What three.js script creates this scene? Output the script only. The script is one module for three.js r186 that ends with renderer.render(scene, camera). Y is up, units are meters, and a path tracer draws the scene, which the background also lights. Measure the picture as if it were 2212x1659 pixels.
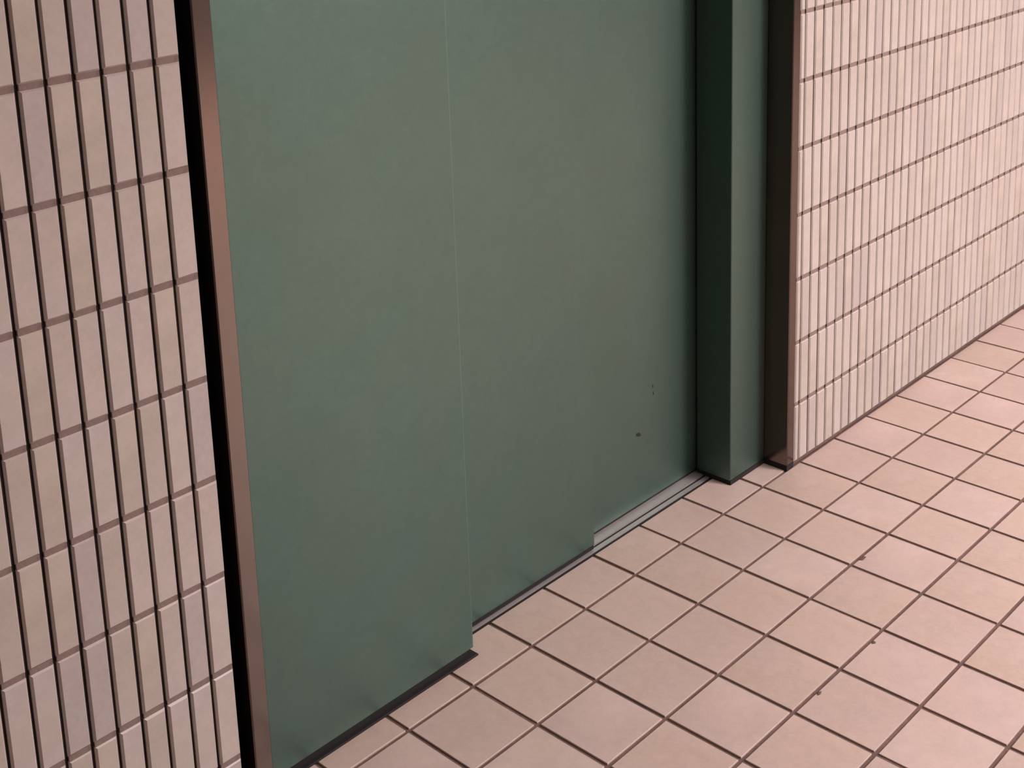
import * as THREE from 'three';
import { mergeGeometries } from 'three/addons/utils/BufferGeometryUtils.js';
import { RectAreaLightUniformsLib } from 'three/addons/lights/RectAreaLightUniformsLib.js';

// ------------------------------------------------------------------ camera, light, exposure
// Lengths below are given in floor tiles (one tile with its joint is 15 cm) and turned to metres by U.
// x runs along the wall, y up, z out of the wall; z = 0 is the face of the tiled wall.
const U = 0.15;
const scene = new THREE.Scene();
scene.background = new THREE.Color(0x000000);
const renderer = new THREE.WebGLRenderer({ antialias: true });
renderer.toneMapping = THREE.LinearToneMapping;
renderer.toneMappingExposure = 0.68;
renderer.shadowMap.enabled = true;
renderer.shadowMap.type = THREE.PCFSoftShadowMap;
RectAreaLightUniformsLib.init();

const YAW = 0.8065, PITCH = -0.2265, ROLL = -0.03313;
const camera = new THREE.PerspectiveCamera(2 * Math.atan(1429.7 / 2930.5) * 180 / Math.PI, 2212 / 1659, 0.05, 40);
camera.position.set(-12.4566 * U, 9.98927 * U, (8.94855 + 0.988) * U);
camera.rotation.order = 'YXZ';
camera.rotation.set(PITCH, -YAW, ROLL);
camera.setViewOffset(2212, 2859.4, 6.1, 1200.5, 2212, 1659);   // the photograph is the lower part of a taller picture
scene.add(camera);
camera.updateMatrixWorld(true);

// ceiling fittings: [x, z, length along x, strength, colour]
const CEILING = 17.2;
const LAMPS = [
  [7, 13, 8, 125, 0xfff4f5],
  [16, 27, 8, 520, 0xfff4f5],
  [44, 16, 8, 60, 0xffb4d4],  // added out-of-view lamp, there only to tint the right side pink
];

// ------------------------------------------------------------------ helpers
let seed = 7;
function rnd() { seed = (seed * 1664525 + 1013904223) >>> 0; return seed / 4294967296; }
function hash(a, b, c) { const s = Math.sin(a * 127.1 + b * 311.7 + c * 74.7) * 43758.5453; return s - Math.floor(s); }
const usedNames = {};
function numbered(name) {
  const n = usedNames[name] = (usedNames[name] ?? -1) + 1;
  return n ? name + '_' + String(n).padStart(3, '0') : name;
}
function tag(o, label, category, kind, group) {
  o.userData.label = label; o.userData.category = category;
  if (kind) o.userData.kind = kind;
  if (group) o.userData.group = group;
  return o;
}
function thing(name, label, category, kind, group) {
  const g = new THREE.Group(); g.name = numbered(name); scene.add(g);
  return tag(g, label, category, kind, group);
}
function mesh(name, geometry, material, parent) {
  const m = new THREE.Mesh(geometry, material);
  m.name = name; m.castShadow = m.receiveShadow = true;
  (parent || scene).add(m);
  return m;
}
// a block between two corners (in tiles) whose front (+axis) edges are chamfered by c; uv in metres
function block(x0, x1, y0, y1, z0, z1, c = 0, axis = 'z') {
  const w = (x1 - x0) * U, h = (y1 - y0) * U, d = (z1 - z0) * U;
  let g;
  if (axis === 'z') g = slab(w, h, d, c * U);
  else { g = slab(w, d, h, c * U); g.rotateX(-Math.PI / 2); }
  g.translate((x0 + x1) / 2 * U, (y0 + y1) / 2 * U, (z0 + z1) / 2 * U);
  return g;
}
function slab(w, h, d, c) {          // front face towards +z, chamfered rim, no hidden back chamfer
  const a = w / 2, b = h / 2, f = d / 2, pos = [], nor = [], uv = [];
  const quad = (p, q, r, s) => {
    const n = new THREE.Vector3().subVectors(q, p).cross(new THREE.Vector3().subVectors(s, p)).normalize();
    for (const v of [p, q, r, p, r, s]) {
      pos.push(v.x, v.y, v.z); nor.push(n.x, n.y, n.z);
      if (Math.abs(n.z) > 0.5) uv.push(v.x + a, v.y + b);
      else if (Math.abs(n.x) > 0.5) uv.push(v.z + a, v.y + b);
      else uv.push(v.x + a, v.z + b);
    }
  };
  const V = (x, y, z) => new THREE.Vector3(x, y, z);
  const A = V(-a + c, -b + c, f), B = V(a - c, -b + c, f), C = V(a - c, b - c, f), D = V(-a + c, b - c, f);
  const E = V(-a, -b, f - c), F = V(a, -b, f - c), G = V(a, b, f - c), H = V(-a, b, f - c);
  const I = V(-a, -b, -f), J = V(a, -b, -f), K = V(a, b, -f), L = V(-a, b, -f);
  quad(A, B, C, D);
  if (c > 0) { quad(E, F, B, A); quad(F, G, C, B); quad(G, H, D, C); quad(H, E, A, D); }
  quad(I, J, F, E); quad(J, K, G, F); quad(K, L, H, G); quad(L, I, E, H); quad(L, K, J, I);
  const g = new THREE.BufferGeometry();
  g.setAttribute('position', new THREE.Float32BufferAttribute(pos, 3));
  g.setAttribute('normal', new THREE.Float32BufferAttribute(nor, 3));
  g.setAttribute('uv', new THREE.Float32BufferAttribute(uv, 2));
  return g;
}

function flake(w, h, salt) {           // a small uneven chip, thicker in the middle, facing +z
  const n = 11, pos = [0, 0, 0.012 * U], idx = [];
  for (let i = 0; i < n; i++) {
    const a = i / n * Math.PI * 2, r = 0.65 + 0.5 * hash(i, salt, 3);
    pos.push(Math.cos(a) * r * w / 2 * U, Math.sin(a) * r * h / 2 * U, -0.002 * U);
    idx.push(0, 1 + i, 1 + (i + 1) % n);
  }
  const g = new THREE.BufferGeometry();
  g.setAttribute('position', new THREE.Float32BufferAttribute(pos, 3)); g.setIndex(idx); g.computeVertexNormals();
  g.setAttribute('uv', new THREE.Float32BufferAttribute(new Float32Array((n + 1) * 2), 2));
  return g;
}

// ------------------------------------------------------------------ textures (grain and mottling only)
function valueNoise(n, cells, salt) {   // tileable
  const out = new Float32Array(n * n), grid = [];
  for (let i = 0; i < cells * cells; i++) grid.push(hash(i % cells, Math.floor(i / cells), salt));
  const sm = (t) => t * t * (3 - 2 * t);
  for (let y = 0; y < n; y++) for (let x = 0; x < n; x++) {
    const fx = x / n * cells, fy = y / n * cells, ix = Math.floor(fx), iy = Math.floor(fy), tx = sm(fx - ix), ty = sm(fy - iy);
    const at = (i, j) => grid[((j % cells) * cells) + (i % cells)];
    out[y * n + x] = (at(ix, iy) * (1 - tx) + at(ix + 1, iy) * tx) * (1 - ty) + (at(ix, iy + 1) * (1 - tx) + at(ix + 1, iy + 1) * tx) * ty;
  }
  return out;
}
function layered(n, layers, salt) {
  const out = new Float32Array(n * n); let total = 0;
  layers.forEach(([cells, amp], k) => { const v = valueNoise(n, cells, salt + k * 13.7); total += amp; for (let i = 0; i < v.length; i++) out[i] += v[i] * amp; });
  for (let i = 0; i < out.length; i++) out[i] /= total;
  return out;
}
function texture(n, fn, colour, metres) {
  const d = new Uint8Array(n * n * 4);
  for (let i = 0; i < n * n; i++) { const c = fn(i); for (let k = 0; k < 3; k++) d[i * 4 + k] = Math.max(0, Math.min(255, Math.round(c[k]))); d[i * 4 + 3] = 255; }
  const t = new THREE.DataTexture(d, n, n);
  t.wrapS = t.wrapT = THREE.RepeatWrapping; t.magFilter = THREE.LinearFilter; t.minFilter = THREE.LinearMipmapLinearFilter; t.generateMipmaps = true;
  t.repeat.set(1 / metres, 1 / metres);
  if (colour) t.colorSpace = THREE.SRGBColorSpace;
  t.needsUpdate = true;
  return t;
}
function shifted(t, k) { const c = t.clone(); c.offset.set(hash(k, 1, 2), hash(k, 3, 4)); c.needsUpdate = true; return c; }
const cloudy = layered(256, [[3, 1], [7, 0.7], [19, 0.4], [64, 0.25]], 3);
const warm = layered(256, [[2, 1], [5, 0.8], [11, 0.3]], 41);
const fine = layered(256, [[32, 0.6], [90, 0.6], [128, 0.5]], 77);
// glaze of the tiles: paler and browner clouds, near white so that the base colour carries the tone
const glaze = texture(256, (i) => { const a = (cloudy[i] - 0.5) * 30 + (fine[i] - 0.5) * 14, b = (warm[i] - 0.5) * 14; return [236 + a + b * 0.3, 234 + a, 232 + a - b * 0.8]; }, true, 0.37);
const fineBump = texture(256, (i) => { const v = 128 + (fine[i] - 0.5) * 150; return [v, v, v]; }, false, 0.11);
const waveBump = texture(256, (i) => { const v = 128 + (cloudy[i] - 0.5) * 200; return [v, v, v]; }, false, 0.5);
const paintMap = texture(256, (i) => { const a = (cloudy[i] - 0.5) * 12 + (fine[i] - 0.5) * 12, b = (warm[i] - 0.5) * 12; return [240 + a + b, 240 + a - b * 0.3, 240 + a - b * 0.4]; }, true, 0.42);
const groutMap = texture(256, (i) => { const a = (cloudy[i] - 0.5) * 60 + (fine[i] - 0.5) * 50; return [220 + a, 218 + a, 215 + a]; }, true, 0.3);

// ------------------------------------------------------------------ materials
const std = (o) => new THREE.MeshStandardMaterial(o);
function tileSet(hexes, rough, salt) {
  return hexes.map((hex, k) => std({ color: hex, map: shifted(glaze, salt + k), roughness: rough, bumpMap: shifted(waveBump, salt + k), bumpScale: 0.0004 }));
}
const M = {
  wallTiles: tileSet([0xc1b8b1, 0xbfb5ae, 0xc2b8ae, 0xbdb3ad, 0xc0b6af, 0xbdb4ac], 0.38, 5),
  floorTiles: tileSet([0xc9b4ab, 0xc7b1a9, 0xc9b3a8, 0xc6b0a7, 0xc9b3ac, 0xc6b0a4], 0.42, 25),
  groove: std({ color: 0x22120f, roughness: 0.95, map: groutMap }),
  mortar: std({ color: 0x9c8780, roughness: 0.92, map: groutMap, bumpMap: fineBump, bumpScale: 0.0005 }),
  floorGrout: std({ color: 0x7c625b, roughness: 0.95, map: groutMap, bumpMap: fineBump, bumpScale: 0.0006 }),
  green: std({ color: 0x5f776d, metalness: 0.82, roughness: 0.40, map: paintMap, bumpMap: fineBump, bumpScale: 0.00006 }),
  edge: std({ color: 0x68837a, metalness: 0.82, roughness: 0.40, map: paintMap }),  // lighter copy of the green, a highlight line put into the colour
  bronze: std({ color: 0x776b63, metalness: 0.92, roughness: 0.2, map: paintMap }),
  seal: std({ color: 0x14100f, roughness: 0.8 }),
  steel: std({ color: 0xc6bebc, metalness: 0.6, roughness: 0.45, map: paintMap }),
  scuff: std({ color: 0x1c1f1c, roughness: 0.9 }),
  plaster: std({ color: 0x7c7a7c, roughness: 0.9 }),
  darkWall: std({ color: 0x453f3d, roughness: 0.9 }),
  ceiling: std({ color: 0xe4e4e4, roughness: 0.9 }),
  concrete: std({ color: 0x50494a, roughness: 0.95 }),
  housing: std({ color: 0xe6e4e0, roughness: 0.5 }),
};

// ------------------------------------------------------------------ is a point of the place in the picture (or just beside it)?
const VP = new THREE.Matrix4().multiplyMatrices(camera.projectionMatrix, camera.matrixWorldInverse);
function inView(x, y, z, pad = 0.06) {
  const v = new THREE.Vector3(x * U, y * U, z * U).applyMatrix4(camera.matrixWorldInverse);
  if (v.z > -0.1) return false;
  v.applyMatrix4(camera.projectionMatrix);
  return Math.abs(v.x) < 1 + pad && Math.abs(v.y) < 1 + pad;
}

// ------------------------------------------------------------------ the room
const X0 = -24, X1 = 46, ZB = 31;               // ends of the passage, opposite wall
const TW = 0.2472, TH = 0.985, ROW0 = 0.976;    // wall tile pitch, first joint above the floor
const JV = 0.032, JH = 0.050;                   // joint widths in the wall
const FRAME_L = -5.8, FRAME_R = 3.62, HEAD = 14.2;

const cache = new Map();
function sharedTile(w, h, d, c, axis) {
  const key = [w, h, d, c].map((v) => v.toFixed(4)).join() + axis;
  if (!cache.has(key)) { const g = slab(w * U, h * U, d * U, c * U); if (axis === 'y') g.rotateX(-Math.PI / 2); cache.set(key, g); }
  return cache.get(key);
}
// tiles given as [x0, x1, y0, y1, seen]; each seen one a mesh of its own, the rest joined
function wallTiles(parent, list, thick) {
  const rest = M.wallTiles.map(() => []), mortar = [];
  for (const [x0, x1, y0, y1, seen] of list) {
    const g = sharedTile(x1 - x0, y1 - y0, thick, 0.018, 'z'), k = Math.floor(rnd() * M.wallTiles.length);
    const px = (x0 + x1) / 2 * U, py = (y0 + y1) / 2 * U, pz = (-thick / 2 + (rnd() - 0.5) * 0.006) * U;
    const rx = (rnd() - 0.5) * 0.006, ry = (rnd() - 0.5) * 0.016;
    if (seen) {
      const t = mesh('tile', g, M.wallTiles[k], parent);
      t.position.set(px, py, pz); t.rotation.set(rx, ry, 0);
    } else {
      const c = g.clone(); c.applyMatrix4(new THREE.Matrix4().makeRotationFromEuler(new THREE.Euler(rx, ry, 0)).setPosition(px, py, pz)); rest[k].push(c);
    }
    mortar.push(block(x0 + 0.004, x1 - 0.004, y1 - 0.004, y1 + JH + 0.004, -thick, -0.011 - rnd() * 0.005));
  }
  rest.forEach((gs, k) => { if (gs.length) mesh('tile_field', mergeGeometries(gs), M.wallTiles[k], parent).userData.kind = 'stuff'; });
  mesh('mortar', mergeGeometries(mortar), M.mortar, parent).userData.kind = 'stuff';
}
function rows() {
  const out = [[0.055, ROW0 - JH / 2]];
  for (let r = 0; r < 16; r++) out.push([ROW0 + TH * r + JH / 2, Math.min(ROW0 + TH * (r + 1) - JH / 2, CEILING - 0.02)]);
  return out;
}
const THICK = 0.075;

// floor
{
  const f = thing('floor', 'pinkish beige square floor tiles with dark brown joints', 'floor', 'structure');
  mesh('grout_bed', block(X0, X1, -1.2, -0.020, -2.6, ZB), M.floorGrout, f);
  const J = 0.052, list = [];
  const edges = [[-0.712, -0.012 - J / 2]];              // the cut row in the door recess
  for (let j = 0; j < 31; j++) edges.push([-0.012 + j + J / 2, -0.012 + j + 1 - J / 2]);
  for (let i = X0; i < X1; i++) edges.forEach(([z0, z1], r) => {
    let x0 = i + J / 2, x1 = i + 1 - J / 2;
    if (r === 0) { if (i < -6 || i > 3) return; if (i === -6) x0 = -5.9; if (i === 3) x1 = 3.66; }
    const corners = [[x0, z0], [x1, z0], [x0, z1], [x1, z1], [(x0 + x1) / 2, (z0 + z1) / 2]];
    const seen = corners.some(([x, z]) => inView(x, 0, z)) && i < 17;
    const dist = Math.hypot(x0 + 12.5, z0 - 9.9);
    list.push({ x0, x1, z0, z1, seen, dist });
  });
  list.filter((t) => t.seen).sort((a, b) => a.dist - b.dist).slice(290).forEach((t) => { t.seen = false; });
  const rest = M.floorTiles.map(() => []);
  for (const t of list) {
    const g = sharedTile(t.x1 - t.x0, t.z1 - t.z0, 0.09, 0.003, 'y'), k = Math.floor(rnd() * M.floorTiles.length);
    const p = [(t.x0 + t.x1) / 2 * U, (-0.045 + (rnd() - 0.5) * 0.006) * U, (t.z0 + t.z1) / 2 * U], rx = (rnd() - 0.5) * 0.004, rz = (rnd() - 0.5) * 0.004;
    if (t.seen) { const m = mesh('tile', g, M.floorTiles[k], f); m.position.set(...p); m.rotation.set(rx, 0, rz); }
    else { const c = g.clone(); c.applyMatrix4(new THREE.Matrix4().makeRotationFromEuler(new THREE.Euler(rx, 0, rz)).setPosition(...p)); rest[k].push(c); }
  }
  rest.forEach((gs, k) => { if (gs.length) mesh('tile_field', mergeGeometries(gs), M.floorTiles[k], f).userData.kind = 'stuff'; });
  // three chipped tile edges
  [[2.244, 2.035, 0.13, 0.06], [0.70, 3.035, 0.08, 0.05], [-0.53, 3.035, 0.09, 0.05]].forEach(([x, z, w, h], k) => {
    const c = mesh('chip', flake(w, h, 21 + k), M.floorGrout, f); c.rotation.x = -Math.PI / 2; c.position.set(x * U, 0.004 * U, z * U);
  });
}

// tiled wall left of the doorway
{
  const w = thing('wall_left', 'wall of narrow upright beige tiles with black grooves left of the doorway', 'wall', 'structure');
  mesh('base_joint', block(X0, -6.14, 0, 0.06, -0.07, -0.022), M.floorGrout, w);
  mesh('backing', block(X0, -6.14, -0.02, CEILING, -2.2, -0.034), M.groove, w);
  const list = [];
  for (let h = 0; h < 72; h++) {
    const x1 = -6.39 + TW - TW * h - JV / 2 + (h ? 0 : 0.014), x0 = -6.39 - TW * h + JV / 2;
    for (const [y0, y1] of rows()) {
      if (y1 - y0 < 0.1) continue;
      const seen = [[x0, y0], [x1, y0], [x0, y1], [x1, y1]].some(([x, y]) => inView(x, y, 0, 0.05));
      list.push([x0, x1, y0, y1, seen]);
    }
  }
  wallTiles(w, list, THICK);
}
// tiled wall right of the doorway
{
  const w = thing('wall_right', 'receding wall of narrow upright beige tiles right of the doorway', 'wall', 'structure');
  mesh('base_joint', block(3.845, X1, 0, 0.06, -0.07, -0.022), M.floorGrout, w);
  mesh('backing', block(3.80, X1, -0.02, CEILING, -2.2, -0.034), M.groove, w);
  const list = [];
  const cols = [[3.845, 3.969 - JV / 2]];
  for (let n = 0; n < 168; n++) cols.push([3.969 + TW * n + JV / 2, 3.969 + TW * (n + 1) - JV / 2]);
  let count = 0;
  for (const [x0, x1] of cols) for (const [y0, y1] of rows()) {
    if (y1 - y0 < 0.1) continue;
    let seen = [[x0, y0], [x1, y0], [x0, y1], [x1, y1]].some(([x, y]) => inView(x, y, 0, 0.02));
    if (seen && count >= 290) seen = false;
    if (seen) count++;
    list.push([x0, x1, y0, y1, seen]);
  }
  wallTiles(w, list, THICK);
}
// the wall over the doorway, an unseen slab added behind it against light leaks, the far sides of the passage
tag(mesh('wall_header', block(-6.14, 3.80, HEAD + 0.3, CEILING, -2.2, -0.01), M.plaster), 'plain wall over the doorway', 'wall', 'structure');
tag(mesh('wall_light_block', block(-7, 5, -0.02, HEAD + 0.4, -2.6, -2.2), M.concrete), 'unseen dark slab added behind the green sliding door to block light leaks', 'wall', 'structure');
tag(mesh('wall_opposite', block(X0, X1, -0.02, CEILING, ZB, ZB + 1.2), M.darkWall), 'plain wall across the passage from the doorway', 'wall', 'structure');
tag(mesh('wall_near', block(X0 - 1.2, X0, -1.2, CEILING + 1, -2.6, ZB + 1.2), M.plaster), 'plain end wall of the passage behind the camera', 'wall', 'structure');
tag(mesh('wall_far', block(X1, X1 + 1.2, -1.2, CEILING + 1, -2.6, ZB + 1.2), M.plaster), 'plain end wall of the passage beyond the tiled wall', 'wall', 'structure');
tag(mesh('ceiling', block(X0, X1, CEILING, CEILING + 1, -2.6, ZB + 1.2), M.ceiling), 'pale ceiling of the passage', 'ceiling', 'structure');

// ------------------------------------------------------------------ bronze frame of the doorway
{
  const t = thing('trim_1', 'brown satin metal frame set around the green doorway', 'door frame', 'structure');
  mesh('jamb', block(-6.0, FRAME_L, 0.09, HEAD + 0.2, -0.40, 0.015, 0.012), M.bronze, t);
  mesh('jamb', block(FRAME_R, 3.80, 0.09, HEAD + 0.2, -0.40, 0.015, 0.012), M.bronze, t);
  mesh('head', block(-6.0, 3.80, HEAD + 0.2, HEAD + 0.42, -0.40, 0.015, 0.012), M.bronze, t);
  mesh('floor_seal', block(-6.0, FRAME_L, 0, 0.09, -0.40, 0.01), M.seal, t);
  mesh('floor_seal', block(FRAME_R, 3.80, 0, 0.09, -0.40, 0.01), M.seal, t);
}
// ------------------------------------------------------------------ green jamb at the right of the doorway
{
  const t = thing('trim_2', 'green steel box jamb between the sliding door and the brown frame', 'door jamb', 'structure');
  mesh('post', block(2.735, 3.62, 0.07, HEAD + 0.2, -0.985, -0.392, 0.010), M.green, t);
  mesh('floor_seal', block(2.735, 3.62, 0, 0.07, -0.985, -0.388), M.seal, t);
  mesh('packing', block(2.78, 3.62, 0.0, HEAD + 0.2, -1.25, -0.985), M.seal, t);
}
// ------------------------------------------------------------------ sill with its two rails
{
  const t = thing('trim_3', 'grey metal sill with guide rails at the foot of the sliding door', 'door sill', 'structure');
  mesh('channel', block(-5.9, 2.80, -0.03, -0.012, -1.25, -0.715), M.seal, t);
  mesh('rail', block(-5.9, 2.80, -0.012, 0.012, -1.05, -0.872, 0, 'y'), M.steel, t);
  mesh('rail', block(-5.9, 2.80, -0.012, -0.001, -0.832, -0.762, 0, 'y'), M.steel, t);
}
// ------------------------------------------------------------------ the three green leaves
{
  const d = thing('door_1', 'wide foremost green panel beside the left brown frame', 'door', 'structure');
  mesh('panel', block(-5.8, -2.615, 0.125, HEAD + 0.2, -0.76, -0.400), M.green, d);
  mesh('edge_highlight', block(-2.615, -2.600, 0.125, HEAD + 0.2, -0.76, -0.400), M.edge, d);
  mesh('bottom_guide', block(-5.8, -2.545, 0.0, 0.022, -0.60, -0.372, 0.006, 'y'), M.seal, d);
  mesh('bottom_gap_fill', block(-5.8, -2.66, 0.022, 0.125, -0.60, -0.43), M.seal, d);  // dark filler standing in for the shade in the open gap below
}
{
  const d = thing('door_2', 'middle green sliding leaf between the foremost panel and the rear leaf', 'door', 'structure');
  mesh('panel', block(-3.6, 0.120, 0.075, HEAD + 0.2, -0.925, -0.797, 0.006), M.green, d);
  mesh('bottom_gap_fill', block(-3.6, 0.110, 0.014, 0.075, -0.91, -0.805), M.seal, d);
}
{
  const d = thing('door_3', 'rearmost green sliding leaf next to the right jamb with a dark nick low down', 'door', 'structure');
  mesh('panel', block(-0.7, 2.78, 0.055, HEAD + 0.2, -1.15, -1.010, 0.006), M.green, d);
  mesh('nick', flake(0.17, 0.075, 5), M.scuff, d).position.set(1.357 * U, 1.14 * U, -1.010 * U);
  d.children[d.children.length - 1].rotation.z = -0.55;
  for (const [x, y] of [[1.706, 1.75], [1.715, 1.64]]) mesh('scratch', flake(0.03, 0.07, 9), M.scuff, d).position.set(x * U, y * U, -1.010 * U);
  mesh('bottom_gap_fill', block(-0.7, 2.78, 0.014, 0.055, -1.12, -1.03), M.seal, d);
}

// ------------------------------------------------------------------ lamps
for (const [x, z, len, strength, colour] of LAMPS) {
  const t = thing('ceiling_light', (x < 12 ? 'long white fluorescent fitting on the ceiling near the doorway' : x < 40 ? 'long white fluorescent fitting on the ceiling by the dark opposite wall' : 'added unseen lamp that tints the far end of the tiled wall pink'), 'ceiling light', null, 'fluorescent fittings');
  mesh('housing', block(x - len / 2 - 0.2, x + len / 2 + 0.2, CEILING - 0.5, CEILING, z - 0.9, z + 0.9, 0), M.housing, t);
  const glow = new THREE.MeshStandardMaterial({ color: 0xffffff, emissive: colour, emissiveIntensity: strength * 0.25, roughness: 0.6 });
  mesh('diffuser', block(x - len / 2, x + len / 2, CEILING - 0.56, CEILING - 0.5, z - 0.75, z + 0.75, 0), glow, t);
  const l = new THREE.RectAreaLight(colour, strength, len * U, 1.5 * U);
  l.position.set(x * U, (CEILING - 0.6) * U, z * U); l.rotation.x = -Math.PI / 2;
  t.add(l);
}

renderer.render(scene, camera);
